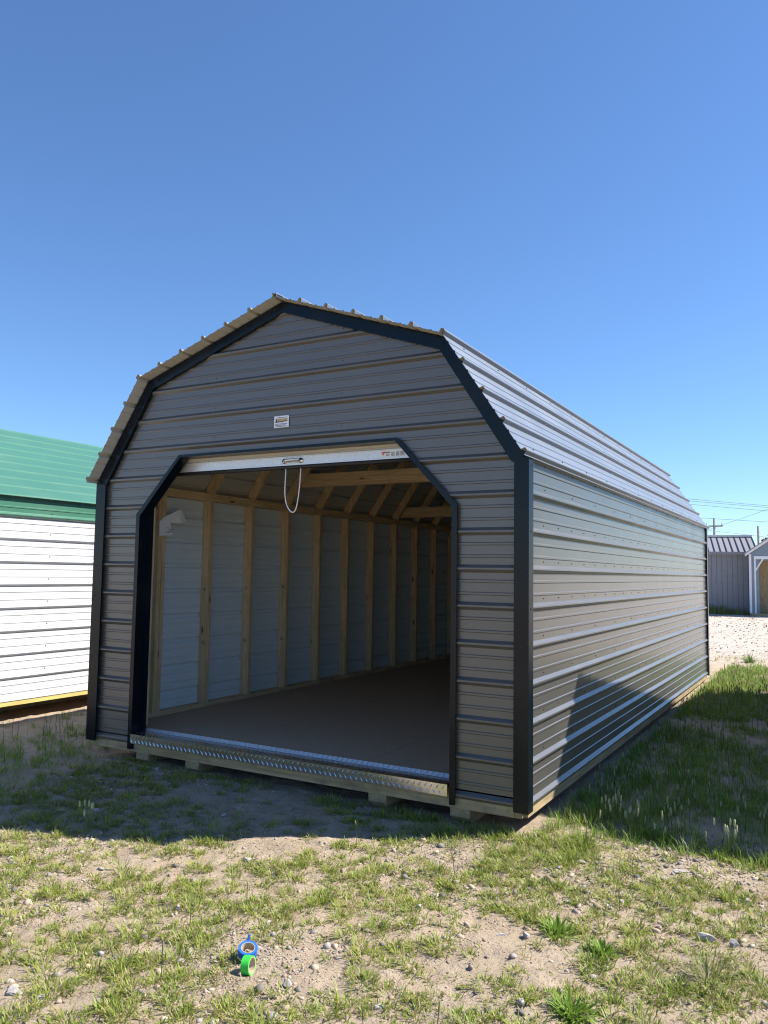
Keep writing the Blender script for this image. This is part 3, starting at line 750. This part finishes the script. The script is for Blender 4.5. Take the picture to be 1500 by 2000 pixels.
tape('blue roll of masking tape lying tilted in the grass, end sticking up', M['blue_tape'], (gx, gy, float(gz(gx, gy))+0.014), (math.radians(16), math.radians(10), 0.3), 0.037, 0.0250, 0.030,
     [(-.022, .027, .016), (-.010, .034, .024), (-.014, .048, .038), (-.022, .046, .036), (-.010, .052, .042), (-.026, .051, .041)])
gx, gy = 3.320, -2.068
tape('neon green roll of masking tape standing on edge against the blue roll', M['green_tape'], (gx-.012, gy, float(gz(gx, gy))+0.030), Vector((1, .22, .10)).to_track_quat('Z', 'Y').to_euler(), 0.0330, 0.0265, 0.032, None)

# ------------------------------------------------------------------ rocks
def rock(label, x, y, sx, sy, sz, seed, rot=0.0):
    import bmesh
    bm = bmesh.new(); bmesh.ops.create_icosphere(bm, subdivisions=3, radius=1.0)
    rr = random.Random(seed); pl_ = [(Vector((rr.gauss(0, 1), rr.gauss(0, 1), rr.gauss(0, .8))).normalized(), rr.uniform(.42, .78)) for _ in range(14)]
    for v in bm.verts:
        for n_, d in pl_:
            e = v.co.dot(n_)-d
            if e > 0: v.co -= n_*e*0.97
        v.co *= 1+0.05*(float(vnoise(np.array(v.co.x*4+seed), np.array(v.co.y*4+v.co.z*3), seed))-.5)
        v.co = Vector((v.co.x*sx, v.co.y*sy, v.co.z*sz))
    me = bpy.data.meshes.new('rock'); bm.to_mesh(me); bm.free(); me.materials.append(M['rock'])
    o = link('rock', me); o.location = (x, y, float(gz(x, y))+sz*0.35); o.rotation_euler = (rr.uniform(-.2, .2), rr.uniform(-.2, .2), rot)
    tag(o, label, 'rock', 'stones lying in the yard')
rock('large pinkish grey rock, biggest one, at the lower right', 4.775, -.885, .052, .030, .024, 3, .4)
rock('rounded pale rock touching the biggest rock on its right', 4.885, -.87, .030, .024, .024, 5, .1)
rock('white angular rock left of the bright green weed', 4.125, -1.245, .018, .024, .020, 8, .6)
rock('flat grey stone just left of the white angular rock', 4.03, -1.285, .032, .014, .010, 9, .5)
rock('brown rock right of and below the green tape roll', 3.515, -2.075, .026, .022, .020, 12, .2)
rock('grey rock with dark shaded side near the left shadow edge', 2.525, -1.495, .028, .024, .020, 14, .9)
rock('pale flat stone in the sunlit sand in front of the doorway', 2.575, -1.16, .034, .022, .014, 16, .2)
rock('dark grey stone left of the two small dark rocks under the barn corner', 4.005, -.42, .026, .018, .015, 21, .5)
rock('dark stone beside the yellow-green clump below the barn corner', 4.085, -.265, .028, .018, .016, 22, .1)
rock('small black stone on the shadow edge right of the barn corner', 4.245, .185, .018, .016, .015, 25, .4)
rock('dark slate lump in the shade at the foot of the seed stalks', 4.125, .345, .030, .018, .014, 26, .2)
rock('pale slab stone in the broken ground at the right shadow edge', 4.555, -.10, .045, .026, .012, 31, .7)
rock('grey slab stone next to the pale slab at the right shadow edge', 4.50, -.22, .038, .022, .012, 32, .2)
rock('cream chunky rock at the bottom left corner', 2.70, -2.60, .050, .034, .018, 35, .3)
rock('pale stone at the bottom centre by a grass tuft', 3.86, -2.01, .030, .020, .013, 36, .9)
rock('grey stone in the middle of the grass right of centre', 3.625, -1.235, .022, .018, .014, 38, .2)
rock('bluish stone in the shade left of the barn doorway', 1.28, -1.02, .032, .024, .020, 40, .2)
rock('bluish grey stone by the grass patch in the barn shadow', 1.98, -.66, .024, .018, .016, 41, .4)

# ------------------------------------------------------------------ grass, weeds, gravel, straw
def smooth(a, b, x): t = np.clip((x-a)/(b-a), 0, 1); return t*t*(3-2*t)
def blades(bx, by, n_per, rad, hmin, hmax, wd, lean, base_cols, dry=0.12, seed=0):
    """tufts at (bx,by); returns verts, loops, totals, cols"""
    g = np.random.default_rng(seed)
    n_per = np.maximum(1, n_per).astype(int); own = np.repeat(np.arange(len(bx)), n_per); N = len(own)
    tr_ = np.broadcast_to(rad, bx.shape)[own]; ts = np.broadcast_to(hmax, bx.shape)[own]
    ang = g.uniform(0, 2*np.pi, N); rr = tr_*np.sqrt(g.uniform(0, 1, N))
    px = bx[own]+rr*np.cos(ang); py = by[own]+rr*np.sin(ang); pz = gz(px, py)-0.004
    az = ang+g.normal(0, .7, N); th = np.abs(g.normal(lean, .28, N)); ln = hmin+(ts-hmin)*g.beta(2, 2.2, N)
    w = wd*g.uniform(.6, 1.3, N); th2 = th+g.uniform(.15, .75, N)
    dx, dy = np.cos(az), np.sin(az); sxv, syv = -dy, dx
    B = np.stack([px, py, pz], 1); S = np.stack([sxv, syv, np.zeros(N)], 1)
    Mid = B+(ln*.55)[:, None]*np.stack([np.sin(th)*dx, np.sin(th)*dy, np.cos(th)], 1)
    Tip = Mid+(ln*.45)[:, None]*np.stack([np.sin(th2)*dx, np.sin(th2)*dy, np.cos(th2)], 1)
    V = np.stack([B-S*(w*.4)[:, None], B+S*(w*.4)[:, None], Mid-S*(w*.5)[:, None], Mid+S*(w*.5)[:, None], Tip], 1)
    base = np.arange(N)*5
    loops = np.stack([base, base+1, base+3, base+2, base+2, base+3, base+4], 1).ravel(); tot = np.tile([4, 3], N)
    tint = g.uniform(0, 1, len(bx))[own]*.6+g.uniform(0, 1, N)*.4
    c = base_cols[0]*(1-tint[:, None])+base_cols[1]*tint[:, None]
    d = g.uniform(0, 1, N) < dry; c[d] = np.array([.42, .34, .17])*g.uniform(.7, 1.1, (d.sum(), 1))
    return V.reshape(-1, 3), loops, tot, np.repeat(c, 5, 0)
def scatter(x0, x1, y0, y1, n, prob, seed):
    g = np.random.default_rng(seed); x = g.uniform(x0, x1, n); y = g.uniform(y0, y1, n)
    k = g.uniform(0, 1, n) < prob(x, y); x, y = x[k], y[k]
    ok = ~((x > -.02) & (x < W+.02) & (y > .02) & (y < L+.05)) & (x > -1.72)
    a, b = math.cos(NT), math.sin(NT); lx = (x-5.733)*a+(y-2.37)*b; ly = -(x-5.733)*b+(y-2.37)*a
    ok &= ~((lx > .1) & (lx < NW) & (ly > .1) & (ly < NL)); return x[ok], y[ok]
patch = lambda x, y: fbm(x*2.0+4, y*2.0+2, 51, 4, .55)
G1 = np.array([.150, .230, .028]); G2 = np.array([.390, .415, .090])
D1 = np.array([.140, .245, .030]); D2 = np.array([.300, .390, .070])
parts = []
def bare(x, y):       # packed bare sand before the doorway and on the mound at the left
    return 1-0.93*np.exp(-(((x-2.1)/.95)**2+((y+.45)/.55)**2))-0.75*np.exp(-(((x-1.9)/.55)**2+((y+1.45)/.22)**2))
# sunlit foreground tufts
fg = lambda x, y: np.clip((smooth(.37, .52, patch(x, y))*.82+.13)*np.clip(bare(x, y), 0, 1), 0, 1)
x, y = scatter(.3, 6.2, -3.4, .35, 6200, fg, 1)
tsz = np.random.default_rng(2).beta(1.3, 2.9, len(x))
parts.append(blades(x, y, 9+tsz*90, .009+tsz*.055, .012, .030+tsz*.070, .0040, .74, (G1, G2), .16, 5))
# small single sprouts everywhere
x, y = scatter(.0, 6.5, -3.4, .6, 11000, lambda x, y: np.clip(.25+.9*smooth(.38, .58, patch(x, y)), 0, 1)*np.clip(bare(x, y)+.12, 0, 1), 6)
parts.append(blades(x, y, np.random.default_rng(7).integers(2, 8, len(x)), .010, .012, .045, .0030, .75, (G1, G2), .25, 8))
# taller bright clumps
x, y = scatter(.3, 6.0, -3.2, .4, 150, lambda x, y: fg(x, y)*.8, 9)
parts.append(blades(x, y, np.random.default_rng(10).integers(25, 60, len(x)), .04, .03, .105, .0042, .65, (G1, G2*1.05), .08, 11))
# along the barn front right, under the corner
x, y = scatter(2.5, 4.1, -.42, .12, 260, lambda x, y: smooth(2.4, 3.4, x)*smooth(.38, .55, fbm(x*2.5, y*2.5, 91)), 12)
parts.append(blades(x, y, np.random.default_rng(13).integers(10, 28, len(x)), .035, .02, .085, .0036, .65, (G1*.9, G2), .06, 14))
# thick growth between barn and the shed on the right
rp_ = lambda x, y: np.clip(smooth(.32, .50, fbm(x*1.5, y*1.5, 77))*1.0*smooth(-.05, .45, y)*(1-.95*smooth(7.8, 10.2, y+1.6*(fbm(x*.8, y*.8, 5)-.5)))+.04, 0, 1)
x, y = scatter(3.74, 6.0, .1, 11.5, 7600, rp_, 15)
parts.append(blades(x, y, np.random.default_rng(16).integers(10, 26, len(x)), .045, .03, np.random.default_rng(17).uniform(.07, .17, len(x)), .0042, .42, (D1, D2), .08, 18))
# left of the barn in the shade
x, y = scatter(-1.7, .75, -1.7, 4.5, 1900, lambda x, y: smooth(.40, .58, patch(x+9, y+3))*np.where(x > .0, .55, np.where(x < -1.0, .3, .9)), 19)
parts.append(blades(x, y, np.random.default_rng(20).integers(8, 26, len(x)), .04, .03, .11, .0040, .5, (D1, D2), .14, 21))
# sparse growth in the shade before the door
x, y = scatter(.3, 3.4, -1.2, .05, 420, lambda x, y: smooth(.48, .60, fbm(x*1.7+2, y*1.7, 33))*.7*np.clip(bare(x, y)+.1, 0, 1), 22)
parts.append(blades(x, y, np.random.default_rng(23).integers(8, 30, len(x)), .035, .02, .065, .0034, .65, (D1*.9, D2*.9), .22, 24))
# edge of the lane
x, y = scatter(2.0, 9, 9, 24, 500, lambda x, y: smooth(.52, .66, fbm(x*.6, y*.6, 41))*(1-smooth(10, 16, y))*.8+.015, 25)
parts.append(blades(x, y, np.random.default_rng(26).integers(8, 20, len(x)), .05, .03, .13, .006, .55, (D1, D2), .2, 27))
def join(parts):
    V = []; Lp = []; T = []; Cc = []; o = 0
    for v, l, t, c in parts: V.append(v); Lp.append(l+o); T.append(t); Cc.append(c); o += len(v)
    return np.concatenate(V), np.concatenate(Lp), np.concatenate(T), np.concatenate(Cc)
v, l, t, c = join(parts)
tag(np_mesh('grass', v, l, t, M['grass'], None, c), 'thin patchy green grass growing in tufts over the sandy yard', 'grass', None, 'stuff')

# upright seed stalks in the shade
def stalks(xs_, ys_, hmin, hmax, seed, head=(.006, .045)):
    g = random.Random(seed); V = []; F = []; cols = []
    for x, y in zip(xs_, ys_):
        z = float(gz(x, y)); h = g.uniform(hmin, hmax); lx, ly = g.gauss(0, .06)*h, g.gauss(0, .06)*h; hl = head[1]*g.uniform(.7, 1.25); hr = head[0]*g.uniform(.75, 1.2)
        p = [(x, y, z, .0018), (x+lx*.7, y+ly*.7, z+h-hl, .0015), (x+lx*.7, y+ly*.7, z+h-hl+.002, hr*.8), (x+lx*.85, y+ly*.85, z+h-hl*.5, hr), (x+lx, y+ly, z+h-.004, hr*.7), (x+lx, y+ly, z+h, .001)]
        b = len(V); k = 5; t = g.random()
        for i, (a, bb, cc, r) in enumerate(p):
            for j in range(k): V.append((a+r*math.cos(6.283*j/k), bb+r*math.sin(6.283*j/k), cc)); cols.append((.15, .20, .06) if i < 2 else (.30+.14*t, .32+.09*t, .19+.04*t))
        for i in range(5):
            for j in range(k): F.append((b+i*k+j, b+i*k+(j+1) % k, b+(i+1)*k+(j+1) % k, b+(i+1)*k+j))
    return np.array(V), np.array(F).ravel(), np.full(len(F), 4), np.array(cols)
x, y = scatter(3.78, 6.0, .25, 8.5, 2000, lambda x, y: rp_(x, y)*.62, 28)
x2, y2 = scatter(-1.1, .1, -1.2, 1.5, 70, lambda x, y: smooth(.42, .55, patch(x+9, y+3)), 29)
x3, y3 = scatter(2.6, 5.6, -2.6, .3, 36, lambda x, y: fg(x, y)*.6, 30)
v, l, t, c = join([stalks(x, y, .10, .21, 1), stalks(x2, y2, .10, .2, 2, (.004, .03)), stalks(x3, y3, .08, .15, 3, (.0035, .03))])
tag(np_mesh('seed_stalks', v, l, t, M['grass'], None, c, True), 'upright grey-green seed stalks standing in the grass beside the barn', 'stalks', None, 'stuff')

# loose stones, joined
ico_v = None
import bmesh
bm = bmesh.new(); bmesh.ops.create_icosphere(bm, subdivisions=1, radius=1); bm.verts.ensure_lookup_table()
OCT = np.array([(1,0,0),(-1,0,0),(0,1,0),(0,-1,0),(0,0,1),(0,0,-1)], float); OCTF = np.array([(0,2,4),(2,1,4),(1,3,4),(3,0,4),(2,0,5),(1,2,5),(3,1,5),(0,3,5)])
ICO = np.array([tuple(v.co) for v in bm.verts]); ICOF = np.array([[v.index for v in f.verts] for f in bm.faces]); bm.free()
def pebbles(x, y, smin, smax, seed, ICO=ICO, ICOF=ICOF):
    g = np.random.default_rng(seed); N = len(x); s = smin*(smax/smin)**(g.uniform(0, 1, N)**2.2)
    sc_ = s[:, None]*g.uniform(.5, 1.4, (N, 3)); sc_[:, 2] *= .7
    a = g.uniform(0, 6.283, N); P0 = ICO[None]*(1+g.normal(0, .24, (N, len(ICO), 1)).clip(-.45, .5))*sc_[:, None, :]
    ca, sa = np.cos(a)[:, None], np.sin(a)[:, None]
    Pv = np.stack([P0[..., 0]*ca-P0[..., 1]*sa+x[:, None], P0[..., 0]*sa+P0[..., 1]*ca+y[:, None], P0[..., 2]+(gz(x, y)+sc_[:, 2]*.18)[:, None]], -1)
    F = (ICOF[None]+(np.arange(N)*len(ICO))[:, None, None]).reshape(-1)
    t = g.uniform(0, 1, (N, 1)); k = g.uniform(0, 1, (N, 1)); c = np.where(k < .55, np.array([.28, .21, .145])*(1-t)+np.array([.47, .385, .295])*t, np.array([.13, .12, .11])*(1-t)+np.array([.40, .36, .325])*t)
    return Pv.reshape(-1, 3), F, np.full(N*len(ICOF), 3), np.repeat(c, len(ICO), 0)
pp1 = lambda x, y: np.clip(.16+smooth(.42, .60, fbm(x*1.5+30, y*1.5, 61))*.85, 0, 1)*np.clip(bare(x, y)+.35, 0, 1)
x, y = scatter(.4, 6.2, -3.3, .6, 130000, pp1, 31); a1 = pebbles(x, y, .0018, .008, 32, OCT, OCTF)
x, y = scatter(.4, 6.2, -3.3, .6, 17000, pp1, 33); a2 = pebbles(x, y, .0035, .019, 34)
x, y = scatter(-1.7, 7, -1.6, 9, 5000, lambda x, y: .25+.5*smooth(.45, .6, fbm(x, y, 63)), 35); a3 = pebbles(x, y, .004, .016, 36)
x, y = scatter(-1.0, 9, 8.5, 30, 9000, lambda x, y: smooth(9, 12, y)*.8+.1, 37); a4 = pebbles(x, y, .008, .030, 38)
v, l, t, c = join([a1, a2, a3, a4])
tag(np_mesh('gravel', v, l, t, M['stone'], None, c), 'loose pebbles and gravel scattered over the sand', 'gravel', None, 'stuff')

# dry straw bits lying about
g = np.random.default_rng(70)
x, y = scatter(.1, 6.2, -3.4, .5, 30000, lambda x, y: np.clip(.15+smooth(.36, .56, patch(x+.2, y))*.8, 0, 1)*np.clip(bare(x, y)+.3, 0, 1), 71)
N = len(x); ln = .006+.05*g.beta(1.2, 3, N); az = g.uniform(0, 6.283, N); w = g.uniform(.0006, .0014, N); z = gz(x, y)+g.uniform(.001, .006, N)
dx, dy = np.cos(az)*ln, np.sin(az)*ln; nxv, nyv = -np.sin(az)*w, np.cos(az)*w; tz = g.normal(0, .15, N)*ln
V = np.stack([np.stack([x-nxv, y-nyv, z], 1), np.stack([x+nxv, y+nyv, z], 1), np.stack([x+dx+nxv, y+dy+nyv, z+tz+.002], 1), np.stack([x+dx-nxv, y+dy-nyv, z+tz+.002], 1)], 1).reshape(-1, 3)
cc = np.repeat(np.array([.42, .33, .19])*g.uniform(.25, 1.25, (N, 1)), 4, 0)
tag(np_mesh('straw', V, np.arange(4*N), np.full(N, 4), M['grass'], None, cc), 'dry straw bits lying between the grass tufts', 'straw', None, 'stuff')

# weeds one can pick out
def weed(label, x, y, n, ln, wd, lean, cols, seed, heads=0, hh=(.12, .2), spread=.05):
    g = random.Random(seed); t = thing('weed', label, 'weed', (x, y, float(gz(x, y))), 0, 'single weeds in the yard')
    V = []; F = []; cl = []
    for i in range(n):
        az = g.uniform(0, 6.283); th = max(.05, g.gauss(lean, .42)); l_ = ln*g.uniform(.3, 1.1); w = wd*g.uniform(.5, 1.1)
        p = Vector((math.cos(az), math.sin(az), 0))*g.uniform(0, spread); d = Vector((math.cos(az), math.sin(az), 0)); s = Vector((-math.sin(az), math.cos(az), 0))
        b = len(V); tt = g.random(); bend = g.uniform(-.05, .5); col = [cols[0][k]*(1-tt)+cols[1][k]*tt for k in range(3)]
        for j, (fw_, q_) in enumerate(((.35, 0), (1, .35), (.85, .7), (.05, 1))):
            if j: p = p+(d*math.sin(th)+Vector((0, 0, math.cos(th))))*l_*.34
            V += [p-s*w*fw_*.5+Vector((0, 0, w*.15)), p+Vector((0, 0, -w*.05)), p+s*w*fw_*.5+Vector((0, 0, w*.15))]; cl += [col]*3
            th += bend; az2 = g.gauss(0, .22); d = Vector((d.x*math.cos(az2)-d.y*math.sin(az2), d.x*math.sin(az2)+d.y*math.cos(az2), 0))
        for j in range(3):
            for m_ in range(2): F.append((b+3*j+m_, b+3*j+m_+1, b+3*j+m_+4, b+3*j+m_+3))
    np_mesh('leaves', np.array([tuple(v) for v in V]), np.array(F).ravel(), np.full(len(F), 4), M['grass'], t, np.array(cl))
    for i in range(heads):
        hx, hy = g.gauss(0, .028), g.gauss(0, .028); h = g.uniform(*hh); lx, ly = hx*.6+g.gauss(0, .008), hy*.6+g.gauss(0, .008)
        st_ = MB().tube([(hx*.3, hy*.3, 0), (hx+lx*.5, hy+ly*.5, h*.6), (hx+lx, hy+ly, h-.04)], .0018, 5).build('stalk', M['stalk'], t, True)
        MB().tube([(hx+lx, hy+ly, h-.042), (hx+lx, hy+ly, h-.035), (hx+lx*1.05, hy+ly*1.05, h-.012), (hx+lx*1.1, hy+ly*1.1, h)], [.002, .0062, .0056, .0015], 7).build('seed_head', M['seed'], st_, True)
    return t
M['stalk'] = plain('weed_stalk', (.17, .22, .07), .7); M['seed'] = plain('weed_seed_head', (.36, .37, .20), .85, 0, .2, 200, .6)
LG = ((.13, .25, .03), (.29, .40, .07))
weed('bright broad-leaved green weed low on the right', 4.43, -1.20, 170, .062, .0095, .75, LG, 1)
weed('broad-leaved green weed at the very bottom right of centre', 4.45, -1.70, 210, .075, .0095, .85, LG, 2)
weed('green leafy clump just left of and behind the bright weed', 4.22, -1.13, 190, .065, .008, .65, LG, 3)
weed('sprawling wiry weed at the bottom right', 4.83, -1.23, 130, .150, .005, .95, ((.12, .16, .04), (.25, .25, .09)), 4)
weed('lone pale weed with seed heads on the left shadow edge', 1.47, -1.22, 14, .085, .006, .35, ((.15, .22, .06), (.28, .33, .12)), 5, 6, (.11, .17))
weed('seed stalk clump nearest the barn corner at the shadow edge', 4.02, .50, 22, .10, .007, .4, ((.11, .17, .04), (.24, .28, .09)), 6, 7, (.12, .18))
weed('seed stalk clump beside the dark slate lump', 4.17, .42, 20, .10, .007, .45, ((.11, .17, .04), (.24, .28, .09)), 7, 5, (.12, .18))
weed('bushy grass clump in sun at the shadow edge right of the barn', 4.36, .36, 120, .13, .005, .6, ((.13, .22, .03), (.26, .33, .06)), 8, 2, (.10, .14))
weed('tall seed stalk clump in sun near the right edge', 4.74, .30, 60, .11, .006, .5, ((.12, .20, .03), (.25, .30, .07)), 9, 9, (.14, .21))
weed('yellow-green bushy clump in sun below the barn corner', 4.04, -.05, 150, .12, .005, .7, ((.15, .22, .03), (.28, .32, .07)), 10)
weed('tall leafy weed at the lane edge behind the barn', 3.98, 10.6, 60, .20, .02, .3, ((.08, .15, .04), (.14, .21, .06)), 11)
